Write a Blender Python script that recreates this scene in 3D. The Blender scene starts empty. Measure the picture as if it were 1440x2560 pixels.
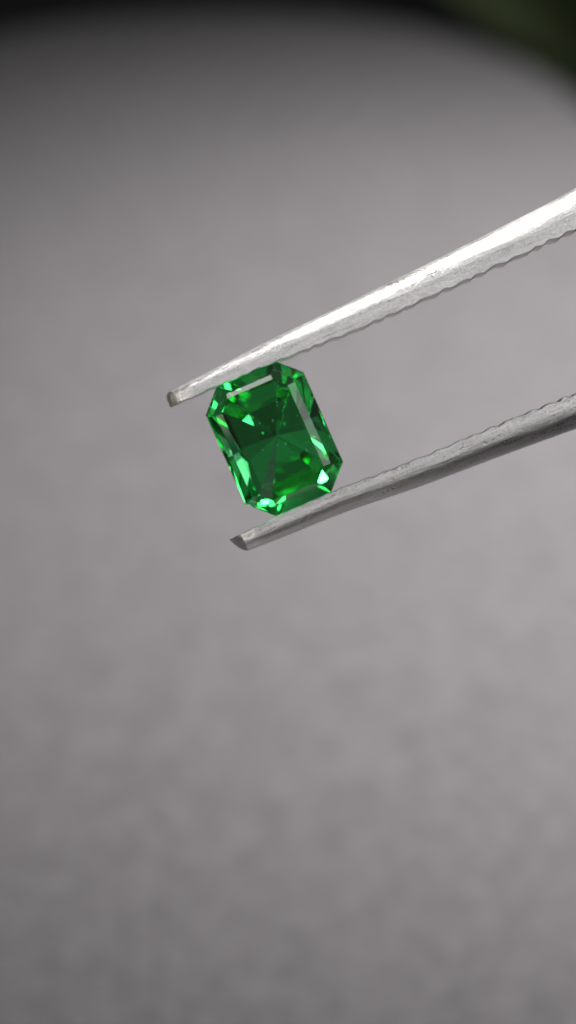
import bpy, bmesh, math, random
from mathutils import Vector, Matrix, noise
random.seed(7)
sc = bpy.context.scene
col = sc.collection
R = math.radians
MM = 0.001

# ------------------------------------------------------------------ camera
PITCH = R(33)
DIST = 0.120                       # lens to gem
PX = 25.2e-3 / 1440                # metres per photo pixel at the gem
PAD_TOP = 0.060
CAM = Vector((0, 0, PAD_TOP + 0.95 * DIST))
FWD = Vector((0, math.cos(PITCH), -math.sin(PITCH)))
RIGHT = Vector((1, 0, 0))
UP = Vector((0, math.sin(PITCH), math.cos(PITCH)))
cam_d = bpy.data.cameras.new('camera')
cam = bpy.data.objects.new('camera', cam_d)
col.objects.link(cam)
cam.location = CAM
cam.rotation_euler = (math.pi / 2 - PITCH, 0, 0)
cam_d.sensor_width = 36
cam_d.lens = 18 / (1280 * PX / DIST)
cam_d.clip_start = 0.005
cam_d.clip_end = 60
cam_d.dof.use_dof = True
cam_d.dof.focus_distance = DIST - 0.0006
cam_d.dof.aperture_fstop = cam_d.lens / 3.4
sc.camera = cam


def at(x, y, depth=0.0):
    """photo pixel at the gem's distance plus a depth offset (metres, away from the lens)"""
    return CAM + FWD * (DIST + depth) + RIGHT * ((x - 720) * PX) + UP * ((1280 - y) * PX)


# ------------------------------------------------------------------ light
# lamp-lit close-up: near spot lamps above, unseen fill and glint lights added, dim room
w = bpy.data.worlds.new('World')
sc.world = w
w.use_nodes = True
wt = w.node_tree
tc_ = wt.nodes.new('ShaderNodeTexCoord')
sx_ = wt.nodes.new('ShaderNodeSeparateXYZ')
rp_ = wt.nodes.new('ShaderNodeValToRGB')         # a plain room: pale ceiling, darker walls and floor
rp_.color_ramp.elements[0].position = 0.0
rp_.color_ramp.elements[0].color = (0.040, 0.038, 0.036, 1)
rp_.color_ramp.elements[1].position = 0.95
rp_.color_ramp.elements[1].color = (0.17, 0.175, 0.185, 1)
wt.links.new(tc_.outputs['Generated'], sx_.inputs[0])
wt.links.new(sx_.outputs[2], rp_.inputs[0])
wt.links.new(rp_.outputs[0], wt.nodes['Background'].inputs[0])
wt.nodes['Background'].inputs[1].default_value = 1.0


def lamp(name, kind, loc, target, energy, color, **kw):
    d = bpy.data.lights.new(name, kind)
    d.energy = energy
    d.color = color
    for k, v in kw.items():
        setattr(d, k, v)
    o = bpy.data.objects.new(name, d)
    col.objects.link(o)
    o.location = loc
    o.rotation_euler = (Vector(loc) - Vector(target)).to_track_quat('Z', 'Y').to_euler()
    return o


GEM0 = at(686, 1096)
KEY = GEM0 + 0.30 * (UP * 0.95 + RIGHT * 0.10 + FWD * 0.06).normalized()
lamp('key_lamp', 'SPOT', KEY, at(1130, 940), 22.0, (1.0, 0.98, 0.95), spot_size=R(16), spot_blend=0.9, shadow_soft_size=0.006)
for (r_, u_, f_, e_) in ((0.075, 0.165, 0.98, 0.008), (-0.27, -0.37, 0.89, 0.04), (-0.60, -0.11, 0.79, 0.055)):      # unseen lights added to make sparkles in the lower facets
    lamp('glint_light', 'AREA', GEM0 + 0.30 * (RIGHT * r_ + UP * u_ - FWD * f_).normalized(), GEM0, e_, (1.0, 0.98, 0.95), shape='DISK', size=0.026)
lamp('desk_lamp', 'SPOT', (0.27, 0.24, 0.48), (0.036, 0.190, PAD_TOP), 31.5, (1.0, 0.98, 0.985), spot_size=R(21), spot_blend=1.0, shadow_soft_size=0.03)
lamp('fill_light', 'AREA', GEM0 + 0.36 * (-RIGHT * 0.90 - FWD * 0.38 - UP * 0.14), GEM0, 0.42, (1.0, 0.93, 0.84), shape='DISK', size=0.25)  # unseen, added for pale reflections in the left crown facets
lamp('fill_light', 'AREA', GEM0 + 0.5 * (RIGHT * 0.62 - FWD * 0.72 + UP * 0.30), GEM0, 0.36, (0.96, 0.98, 1.0), shape='DISK', size=0.30)  # added out of frame, gives the right crown strip its pale reflection
lamp('fill_light', 'AREA', GEM0 + 0.4 * (RIGHT * 0.43 - FWD * 0.86 + UP * 0.05), GEM0, 0.24, (1.0, 0.99, 0.98), shape='DISK', size=0.14)  # frontal fill added to brighten the arm fronts
lamp('fill_light', 'AREA', GEM0 + 0.4 * (-RIGHT * 0.50 - FWD * 0.70 + UP * 0.50), GEM0, 0.22, (1.0, 0.99, 0.98), shape='DISK', size=0.14)  # added fill, reflects as a pale line along the table's top edge
vs = sc.view_settings
vs.view_transform = 'Standard'
vs.look = 'None'
vs.exposure = 0.0
vs.gamma = 1.0
sc.cycles.use_denoising = True
sc.cycles.filter_width = 1.9
sc.cycles.max_bounces = 24
sc.cycles.transmission_bounces = 24
sc.cycles.glossy_bounces = 12
sc.cycles.caustics_refractive = True
sc.cycles.caustics_reflective = True
sc.cycles.sample_clamp_indirect = 60


# ------------------------------------------------------------------ helpers
def mat(name):
    m = bpy.data.materials.new(name)
    m.use_nodes = True
    t = m.node_tree
    return m, t, t.nodes['Principled BSDF'], t.nodes['Material Output']


def node(t, kind, **kw):
    n = t.nodes.new(kind)
    for k, v in kw.items():
        if k in n.inputs:
            n.inputs[k].default_value = v
        else:
            setattr(n, k, v)
    return n


def mesh_obj(name, verts, faces, material, parent=None, smooth=False):
    me = bpy.data.meshes.new(name)
    me.from_pydata([tuple(v) for v in verts], [], faces)
    bm = bmesh.new()
    bm.from_mesh(me)
    bmesh.ops.recalc_face_normals(bm, faces=bm.faces)
    bm.to_mesh(me)
    bm.free()
    if smooth:
        for p in me.polygons:
            p.use_smooth = True
    me.materials.append(material)
    o = bpy.data.objects.new(name, me)
    col.objects.link(o)
    if parent:
        o.parent = parent
        o.matrix_parent_inverse = Matrix.Translation(-parent.location)
    return o


def tag(o, label, cat=None, kind=None):
    if label: o['label'] = label
    if cat: o['category'] = cat
    if kind: o['kind'] = kind


# ------------------------------------------------------------------ materials
def ramp(t, src, p0, c0, p1, c1):
    r = node(t, 'ShaderNodeValToRGB')
    r.color_ramp.elements[0].position = p0
    r.color_ramp.elements[0].color = (*c0, 1)
    r.color_ramp.elements[1].position = p1
    r.color_ramp.elements[1].color = (*c1, 1)
    t.links.new(src, r.inputs[0])
    return r


def fabric_material():
    m, t, b, out = mat('grey_fabric')
    tc = node(t, 'ShaderNodeTexCoord')
    n1 = node(t, 'ShaderNodeTexNoise', Scale=640.0, Detail=5.0, Roughness=0.65)
    n2 = node(t, 'ShaderNodeTexNoise', Scale=1500.0, Detail=3.0, Roughness=0.6)
    t.links.new(tc.outputs['Object'], n1.inputs['Vector'])
    t.links.new(tc.outputs['Object'], n2.inputs['Vector'])
    mx = node(t, 'ShaderNodeMix', data_type='FLOAT')
    mx.inputs[0].default_value = 0.45
    t.links.new(n1.outputs[0], mx.inputs[2])
    t.links.new(n2.outputs[0], mx.inputs[3])
    r = ramp(t, mx.outputs[0], 0.34, (0.084, 0.080, 0.083), 0.66, (0.152, 0.146, 0.149))
    t.links.new(r.outputs[0], b.inputs['Base Color'])
    b.inputs['Roughness'].default_value = 0.9
    b.inputs['Specular IOR Level'].default_value = 0.2
    bp = node(t, 'ShaderNodeBump', Strength=0.5, Distance=0.0004)
    t.links.new(mx.outputs[0], bp.inputs['Height'])
    t.links.new(bp.outputs[0], b.inputs['Normal'])
    return m


def plain_material(name, c, rough, spec=0.3, scale=200.0, vary=0.25):
    m, t, b, out = mat(name)
    tc = node(t, 'ShaderNodeTexCoord')
    n = node(t, 'ShaderNodeTexNoise', Scale=scale, Detail=4.0)
    t.links.new(tc.outputs['Object'], n.inputs['Vector'])
    r = ramp(t, n.outputs[0], 0.3, [x * (1 - vary) for x in c], 0.7, [x * (1 + vary) for x in c])
    t.links.new(r.outputs[0], b.inputs['Base Color'])
    b.inputs['Roughness'].default_value = rough
    b.inputs['Specular IOR Level'].default_value = spec
    return m


def steel_material():
    m, t, b, out = mat('brushed_steel')
    b.inputs['Metallic'].default_value = 1.0
    tc = node(t, 'ShaderNodeTexCoord')
    # object space of the arms: x along the arm
    mp = node(t, 'ShaderNodeMapping')
    mp.inputs['Scale'].default_value = (420, 5200, 5200)
    t.links.new(tc.outputs['Object'], mp.inputs[0])
    n1 = node(t, 'ShaderNodeTexNoise', Scale=1.0, Detail=5.0, Roughness=0.7)
    t.links.new(mp.outputs[0], n1.inputs['Vector'])
    n2 = node(t, 'ShaderNodeTexNoise', Scale=7000.0, Detail=3.0, Roughness=0.75)
    t.links.new(tc.outputs['Object'], n2.inputs['Vector'])
    mx = node(t, 'ShaderNodeMix', data_type='FLOAT')
    mx.inputs[0].default_value = 0.38
    t.links.new(n1.outputs[0], mx.inputs[2])
    t.links.new(n2.outputs[0], mx.inputs[3])
    c = ramp(t, mx.outputs[0], 0.34, (0.54, 0.53, 0.53), 0.66, (0.82, 0.81, 0.80))
    t.links.new(c.outputs[0], b.inputs['Base Color'])
    r = ramp(t, mx.outputs[0], 0.34, (0.23,) * 3, 0.66, (0.43,) * 3)
    t.links.new(r.outputs[0], b.inputs['Roughness'])
    bp = node(t, 'ShaderNodeBump', Strength=0.85, Distance=0.00008)
    t.links.new(mx.outputs[0], bp.inputs['Height'])
    t.links.new(bp.outputs[0], b.inputs['Normal'])
    return m


def gem_material():
    m, t, b, out = mat('green_gem')
    t.nodes.remove(b)
    g = node(t, 'ShaderNodeBsdfGlass', Roughness=0.0, IOR=1.74)
    g.inputs['Color'].default_value = (1, 1, 1, 1)
    t.links.new(g.outputs[0], out.inputs['Surface'])
    v = node(t, 'ShaderNodeVolumeAbsorption')
    v.inputs['Color'].default_value = (0.06, 0.91, 0.43, 1)
    v.inputs['Density'].default_value = 470.0
    t.links.new(v.outputs[0], out.inputs['Volume'])
    return m


M_fabric = fabric_material()
M_trim = plain_material('black_edging', (0.012, 0.012, 0.013), 0.7)
M_table = plain_material('dark_tabletop', (0.011, 0.011, 0.012), 0.75, 0.15, 60)
M_steel = steel_material()
M_gem = gem_material()
M_leaf = plain_material('leaf_green', (0.12, 0.165, 0.075), 0.5, 0.4, 60)
M_stem = plain_material('stem_green', (0.06, 0.07, 0.03), 0.6, 0.3)
M_incl, _t, _b, _o = mat('inclusion_crystal')
_t.nodes.remove(_b)
_g = node(_t, 'ShaderNodeBsdfGlass', Roughness=0.12, IOR=0.6)
_t.links.new(_g.outputs[0], _o.inputs['Surface'])

# ------------------------------------------------------------------ tabletop
n = 24
vs_, fs_ = [], []
for i in range(n + 1):
    for j in range(n + 1):
        vs_.append(((i / n - .5) * 5, (j / n - .5) * 5 + 1.0, 0.0))
for i in range(n):
    for j in range(n):
        a = i * (n + 1) + j
        fs_.append((a, a + 1, a + n + 2, a + n + 1))
table = mesh_obj('tabletop', vs_, fs_, M_table)
tag(table, 'dark matt tabletop under the grey cushion', kind='structure')

# ------------------------------------------------------------------ cushion (long pad, rounded far end)
CX = -0.0080
SP0, SP1 = -0.16, 0.247             # spine of the pad along y
HALF = 0.043


def pad_ring(profile, seg=64, straight=40):
    """rings around the stadium-shaped pad; profile = list of (inset radius rho, z)"""
    dirs = []
    for k in range(seg + 1):                    # far cap
        a = math.pi * k / seg
        dirs.append((SP1, math.cos(a), math.sin(a)))
    for k in range(1, straight):
        dirs.append((SP1 + (SP0 - SP1) * k / straight, -1.0, 0.0))
    for k in range(seg + 1):
        a = math.pi + math.pi * k / seg
        dirs.append((SP0, math.cos(a), math.sin(a)))
    for k in range(1, straight):
        dirs.append((SP0 + (SP1 - SP0) * k / straight, 1.0, 0.0))
    verts, faces = [], []
    N = len(dirs)
    for (rho, z) in profile:
        for (sy, cx, cy) in dirs:
            x, y = CX + cx * rho, sy + cy * rho
            arch = 0.45 * (y - 0.20) ** 2 if z > 0.02 else 0.0
            und = 0.0005 * noise.noise(Vector((x * 38, y * 38, 3.1))) if z > 0.03 else 0
            verts.append(Vector((x, y, z - arch + und)))
    for i in range(len(profile) - 1):
        for j in range(N):
            a, b = i * N + j, i * N + (j + 1) % N
            faces.append((a, b, b + N, a + N))
    return verts, faces, N


K = 2.5


def dome(rho):
    return PAD_TOP - K * rho * rho * 0.5


prof = [(max(1e-5, HALF - 0.006) * (i / 22), dome((HALF - 0.006) * i / 22)) for i in range(0, 23)]
prof[0] = (2e-5, PAD_TOP)
z0 = prof[-1][1]
for i in range(1, 9):
    a = math.pi / 2 * i / 8
    prof.append((HALF - 0.006 + 0.006 * math.sin(a), z0 - 0.006 * (1 - math.cos(a))))
split = 24
cush = bpy.data.objects.new('cushion', None)
col.objects.link(cush)
cush.location = (CX, 0.05, 0)
tag(cush, 'rounded grey fabric cushion with black edging lying under the tweezers', 'cushion')
v, f, N = pad_ring(prof[:split + 1])
mesh_obj('cushion_top', v, f, M_fabric, cush, True)
low = prof[split:] + [(HALF, 0.03), (HALF - 0.001, 0.004), (HALF - 0.004, 0.0008), (1e-4, 0.0008)]
v, f, N = pad_ring(low)
mesh_obj('edging', v, f, M_trim, cush, True)

# ------------------------------------------------------------------ tweezers
AX = (RIGHT * math.cos(R(23.3)) + UP * math.sin(R(23.3))).normalized()    # tip to handle
PERP = (-RIGHT * math.sin(R(23.3)) + UP * math.cos(R(23.3))).normalized()
tw = bpy.data.objects.new('tweezers', None)
col.objects.link(tw)
tw.location = at(424, 991)
tag(tw, 'brushed steel tweezers with serrated jaws gripping the green gem', 'tweezers')


def lerp_tab(tab, s):
    if s <= tab[0][0]: return tab[0][1]
    for (a, va), (b, vb) in zip(tab, tab[1:]):
        if s <= b:
            k = (s - a) / (b - a)
            return va + (vb - va) * k
    return tab[-1][1]


def smooth_tab(tab, s):
    h = 1.2
    return sum(lerp_tab(tab, s + h * k / 4) for k in range(-4, 5)) / 9


# pixel centrelines -> (s along AX in mm, offset along PERP in mm) relative to the gem axis origin
ORG = at(690, 1100)


def to_sp(x, y):
    d = at(x, y) - ORG
    return d.dot(AX) / MM, d.dot(PERP) / MM


def arm(side, inner_px, thick, name_label):
    """side +1 upper arm (outer side = +PERP), -1 lower arm. inner_px: pixels along the gripping edge"""
    inner = [(a, b - (0.2 if side > 0 else 0.0)) for a, b in (to_sp(*p) for p in inner_px)]
    s_tip = inner[0][0]
    inner += [(38, side * 5.9), (60, side * 5.6), (85, side * 3.2), (100, side * 1.1), (112, side * 0.25)]
    thick = [(to_sp(*p)[0], t) for p, t in thick] + [(40, 2.0), (70, 1.7), (112, 1.5)]
    width = [(s_tip, 1.35), (s_tip + 6, 1.9), (s_tip + 18, 2.5), (40, 4.6), (60, 7.5), (85, 8.5), (105, 7.5), (112, 6.0)]
    pitch = 0.86
    S = []
    s = s_tip
    while s < 112:
        S.append(s)
        s += 0.08 if s < 31 else 1.0
    S.append(112)
    # section: (fraction of thickness outward, fraction of half width), near side negative
    body = [(0.00, -1.0), (0.34, -1.0), (0.50, -0.97), (0.64, -0.89), (0.77, -0.75), (0.88, -0.55), (0.96, -0.30), (1.0, 0.0),
            (0.96, 0.30), (0.88, 0.55), (0.77, 0.75), (0.64, 0.89), (0.50, 0.97), (0.34, 1.0), (0.00, 1.0)]
    if side < 0:
        body = [(0.00, -1.0), (0.26, -1.0), (0.42, -0.965), (0.58, -0.89), (0.74, -0.75), (0.88, -0.52), (0.97, -0.24), (1.0, 0.0),
                (0.97, 0.24), (0.88, 0.52), (0.74, 0.75), (0.58, 0.89), (0.42, 0.965), (0.26, 1.0), (0.00, 1.0)]
    grip = [(0.03, -0.995), (-0.03, -1.002), (-0.17, -1.002), (-0.20, -0.95), (-0.20, 0.95), (-0.17, 1.002), (-0.03, 1.002), (0.03, 0.995)]

    def build(sec, name, s_list, serr):
        verts, faces = [], []
        for s in s_list:
            u0 = smooth_tab(inner, s)
            t = smooth_tab(thick, s)
            hw = smooth_tab(width, s) / 2
            tipk = min(1.0, 0.62 + 0.38 * (s - s_tip) / 1.2)
            for (ft, fw) in sec:
                dw = fw * hw
                if serr:
                    ph = (s - s_tip) / pitch + 0.16 * math.sin(s * 1.7 + side) + 0.10 * math.sin(s * 4.1)
                    amp = (0.30 + 0.70 * min(1, max(0, (s - s_tip) / 22))) * (1 if s < 30 else 0)
                    g = 0.5 + 0.5 * math.cos(2 * math.pi * ph)
                    du = 0.20 + ft
                    if ft < -0.1:
                        du += (0.105 + 0.03 * math.sin(s * 2.3)) * amp * g
                else:
                    du = 0.19 + ft * (t - 0.19)
                # tip chamfer: near side of the end face is cut back
                ds = 0.0
                if s - s_tip < 0.6:
                    ds = (0.6 - (s - s_tip)) * 0.72 * (0.5 - 0.5 * fw)
                    if side < 0:
                        ds += (0.6 - (s - s_tip)) * 0.6 * max(0, du) / max(t, .1)
                u = u0 + side * du
                verts.append(ORG + AX * ((s + ds) * MM) + PERP * (u * MM) + FWD * (dw * MM * (tipk if s - s_tip < 1.2 else 1)))
        n = len(sec)
        for i in range(len(s_list) - 1):
            for j in range(n):
                a, b = i * n + j, i * n + (j + 1) % n
                faces.append((a, b, b + n, a + n))
        faces.append(tuple(range(n)))
        faces.append(tuple(range((len(s_list) - 1) * n, len(s_list) * n)))
        return verts, faces

    # local frame with x along the arm so the brushing follows it
    frame = Matrix((( AX.x, PERP.x, FWD.x), (AX.y, PERP.y, FWD.y), (AX.z, PERP.z, FWD.z))).to_4x4()

    def put(name, vf, parent, ang):
        verts, faces = vf
        inv = frame.inverted()
        lv = [inv @ (v - tw.location) for v in verts]
        o = mesh_obj(name, lv, faces, M_steel, None, True)
        o.parent = parent
        if parent is tw:
            o.matrix_basis = frame
        o.data.set_sharp_from_angle(angle=R(ang))
        return o

    a = put('arm', build(body, 'arm', S, False), tw, 28)
    a['label'] = name_label
    g = put('serrated_grip', build(grip, 'serrated_grip', [s for s in S if s <= 31], True), a, 40)
    return a


upper_inner = [(421, 1009), (542, 957), (698, 893), (900, 814), (1120, 715), (1440, 567)]
lower_inner = [(572, 1349), (700, 1288), (840, 1222), (1000, 1164), (1220, 1070), (1440, 980)]
upper_t = [((421, 1009), .64), ((542, 957), .80), ((698, 893), 1.05), ((900, 814), 1.32), ((1440, 567), 1.66)]
lower_t = [((572, 1349), .75), ((700, 1288), .95), ((840, 1222), 1.08), ((1000, 1164), 1.18), ((1440, 980), 1.52)]
arm(1, upper_inner, upper_t, 'upper tweezer arm with bright lit outer side')
arm(-1, lower_inner, lower_t, 'lower tweezer arm with lit scalloped edge')
# the joint where the arms are welded, far outside the frame
c0 = ORG + AX * (108 * MM)
jv, jf = [], []
for i, (ds, hu, hw) in enumerate([(-7, 0.9, 3.0), (-5, 1.3, 3.3), (4, 1.9, 3.1), (6, 1.6, 2.6), (7, 0.8, 1.8)]):
    for (a, b) in ((-1, -1), (1, -1), (1, 1), (-1, 1)):
        jv.append(c0 + AX * (ds * MM) + PERP * (a * hu * MM) + FWD * (b * hw * MM))
for i in range(4):
    for j in range(4):
        a, b = i * 4 + j, i * 4 + (j + 1) % 4
        jf.append((a, b, b + 4, a + 4))
jf += [(0, 1, 2, 3), (16, 17, 18, 19)]
mesh_obj('joint', jv, jf, M_steel, tw)

# ------------------------------------------------------------------ gem
GC = at(686, 1096)
gw = (RIGHT * 0.918 + UP * 0.395)           # across (photo right-up)
gl = (-RIGHT * 0.395 + UP * 0.918)          # long axis, towards the upper arm
gn = -FWD                                   # table normal, towards the lens
tilt = Matrix.Rotation(R(-8), 3, gl) @ Matrix.Rotation(R(5), 3, gw)
gw, gl, gn = tilt @ gw, tilt @ gl, tilt @ gn
HW, HL, CH = 2.35, 3.16, 1.02               # half width, half length, corner cut (mm)




def facet(bm, n, p):
    """grind one flat facet: keep the side away from n"""
    n = Vector(n).normalized()
    g = bmesh.ops.bisect_plane(bm, geom=bm.verts[:] + bm.edges[:] + bm.faces[:], plane_co=p, plane_no=n, clear_outer=True, dist=1e-5)
    ed = [e for e in g['geom_cut'] if isinstance(e, bmesh.types.BMEdge)]
    if len(ed) >= 3:
        bmesh.ops.contextual_create(bm, geom=ed)


gbm = bmesh.new()
bmesh.ops.create_cube(gbm, size=20)
c45 = math.sqrt(0.5)
sides = []                                   # (direction, distance from the axis to the girdle)
for k in range(8):
    a_ = k * math.pi / 4
    d = Vector((math.cos(a_), math.sin(a_), 0))
    dist = (HW, (HW + HL - CH) * c45, HL, (HW + HL - CH) * c45)[k % 4]
    sides.append((d, dist))
for d, dist in sides:
    facet(gbm, d, d * dist)
UPZ = Vector((0, 0, 1))
for k, (d, dist) in enumerate(sides):        # crown, two steps
    long_ = k % 4 == 0
    a1, a2 = (R(47), R(29)) if k % 2 == 0 else (R(49), R(38))
    ins = (0.46, 0.52, 0.52, 0.52)[k % 4] if k % 2 == 0 else 0.34
    facet(gbm, d * math.sin(a1) + UPZ * math.cos(a1), d * dist + UPZ * 0.05)
    z1 = 0.05 + ins * math.tan(a1)
    facet(gbm, d * math.sin(a2) + UPZ * math.cos(a2), d * (dist - ins) + UPZ * z1)
facet(gbm, UPZ, UPZ * 0.72)                  # table
CUL = 2.86
for k, (d, dist) in enumerate(sides):        # pavilion: steep step under the girdle
    a1 = R(57) if k % 2 == 0 else R(55)
    facet(gbm, d * math.sin(a1) - UPZ * math.cos(a1), d * dist - UPZ * 0.06)
corner_pts = [(sx * x, sy * y) for sx in (1, -1) for sy in (1, -1) for (x, y) in ((HW, HL - CH), (HW - CH, HL))]
PAV = ((5, 1, 0), (-6, .99, 0), (175, .99, 0), (186, 1, 0), (90, 1, 0), (270, 1, 0), (62, .97, .02), (118, .97, .02), (242, .97, .02), (298, .97, .02))
for (phi, k_, off) in PAV:
    d = Vector((math.cos(R(phi)), math.sin(R(phi)), 0))
    reach = max(d.x * x + d.y * y for x, y in corner_pts)
    ang = math.atan((CUL - 0.14) / reach) * k_
    facet(gbm, d * math.sin(ang) - UPZ * math.cos(ang), UPZ * (-CUL + off))
bmesh.ops.remove_doubles(gbm, verts=gbm.verts, dist=1e-4)
bmesh.ops.bevel(gbm, geom=gbm.edges[:], offset=0.018, offset_type='OFFSET', segments=1, profile=0.5, affect='EDGES', clamp_overlap=True)
gv = [v.co.copy() for v in gbm.verts]
gbm.verts.index_update()
gf = [tuple(v.index for v in f.verts) for f in gbm.faces]
print('gem', len(gv), len(gf), 'open edges', sum(1 for e in gbm.edges if len(e.link_faces) != 2))
gbm.free()
gem_frame = Matrix(((gw.x, gl.x, gn.x), (gw.y, gl.y, gn.y), (gw.z, gl.z, gn.z))).to_4x4()
gem = mesh_obj('gemstone', [Vector(p) * MM for p in gv], gf, M_gem)
gem.matrix_world = Matrix.Translation(GC) @ gem_frame
tag(gem, 'emerald cut green gemstone held between the tweezer jaws', 'gemstone')

# small pale crystals inside the stone
for (x, y, z, sz) in ((0.42, -0.35, 0.25, .075), (-0.62, -0.25, 0.3, .05), (0.05, -0.30, 0.1, .045), (-0.55, -1.35, 0.3, .06), (0.55, -0.80, 0.25, .045),
                      (1.15, -1.0, 0.2, .05), (-0.25, 0.9, 0.25, .04), (0.3, 0.75, 0.0, .05)):
    ib = bmesh.new()
    bmesh.ops.create_icosphere(ib, subdivisions=1, radius=sz * MM)
    for v in ib.verts:
        v.co *= random.uniform(0.6, 1.25)
        v.co.y *= 1.4
    me = bpy.data.meshes.new('inclusion')
    ib.to_mesh(me)
    ib.free()
    me.materials.append(M_incl)
    o = bpy.data.objects.new('inclusion', me)
    col.objects.link(o)
    o.parent = gem
    o.location = Vector((x, y, z)) * MM

# ------------------------------------------------------------------ plant beyond the cushion
pl = bpy.data.objects.new('leafy_plant', None)
col.objects.link(pl)
PC = Vector((0.050, 0.352, 0.0))
pl.location = PC
tag(pl, 'blurred green leafy plant beyond the cushion', 'plant')
sv, sf = [], []
for i in range(7):
    for k in range(6):
        a = k * math.pi / 3
        rr = 0.004 * (1 - i / 9)
        sv.append(PC + Vector((math.cos(a) * rr + 0.004 * math.sin(i), math.sin(a) * rr, 0.015 * i)))
for i in range(6):
    for k in range(6):
        a, b = i * 6 + k, i * 6 + (k + 1) % 6
        sf.append((a, b, b + 6, a + 6))
mesh_obj('stem', sv, sf, M_stem, pl, True)
lv = []
lf = []
for i in range(7):
    t = i / 6
    wd = 0.011 * math.sin(math.pi * (0.06 + 0.94 * t) ** 0.8) + 0.0004
    for sgn in (-1, 0, 1):
        lv.append((sgn * wd, 0.052 * t, 0.010 * math.sin(2.2 * t) - 0.012 * t * t + (0.003 if sgn else 0)))
for i in range(6):
    for j in range(2):
        a = i * 3 + j
        lf.append((a, a + 1, a + 4, a + 3))
leaf0 = mesh_obj('leaf', lv, lf, M_leaf, None, True)
leaf0.modifiers.new('thick', 'SOLIDIFY').thickness = 0.0004
for i in range(46):
    o = leaf0 if i == 0 else leaf0.copy()
    if i: col.objects.link(o)
    o.parent = pl
    a = i * 2.4
    o.location = (0.004 * math.sin(i / 7), 0, 0.008 + 0.085 * i / 46)
    o.rotation_euler = (R(random.uniform(5, 60)), R(random.uniform(-15, 15)), a)
    s = random.uniform(0.8, 1.35)
    o.scale = (s, s, s)
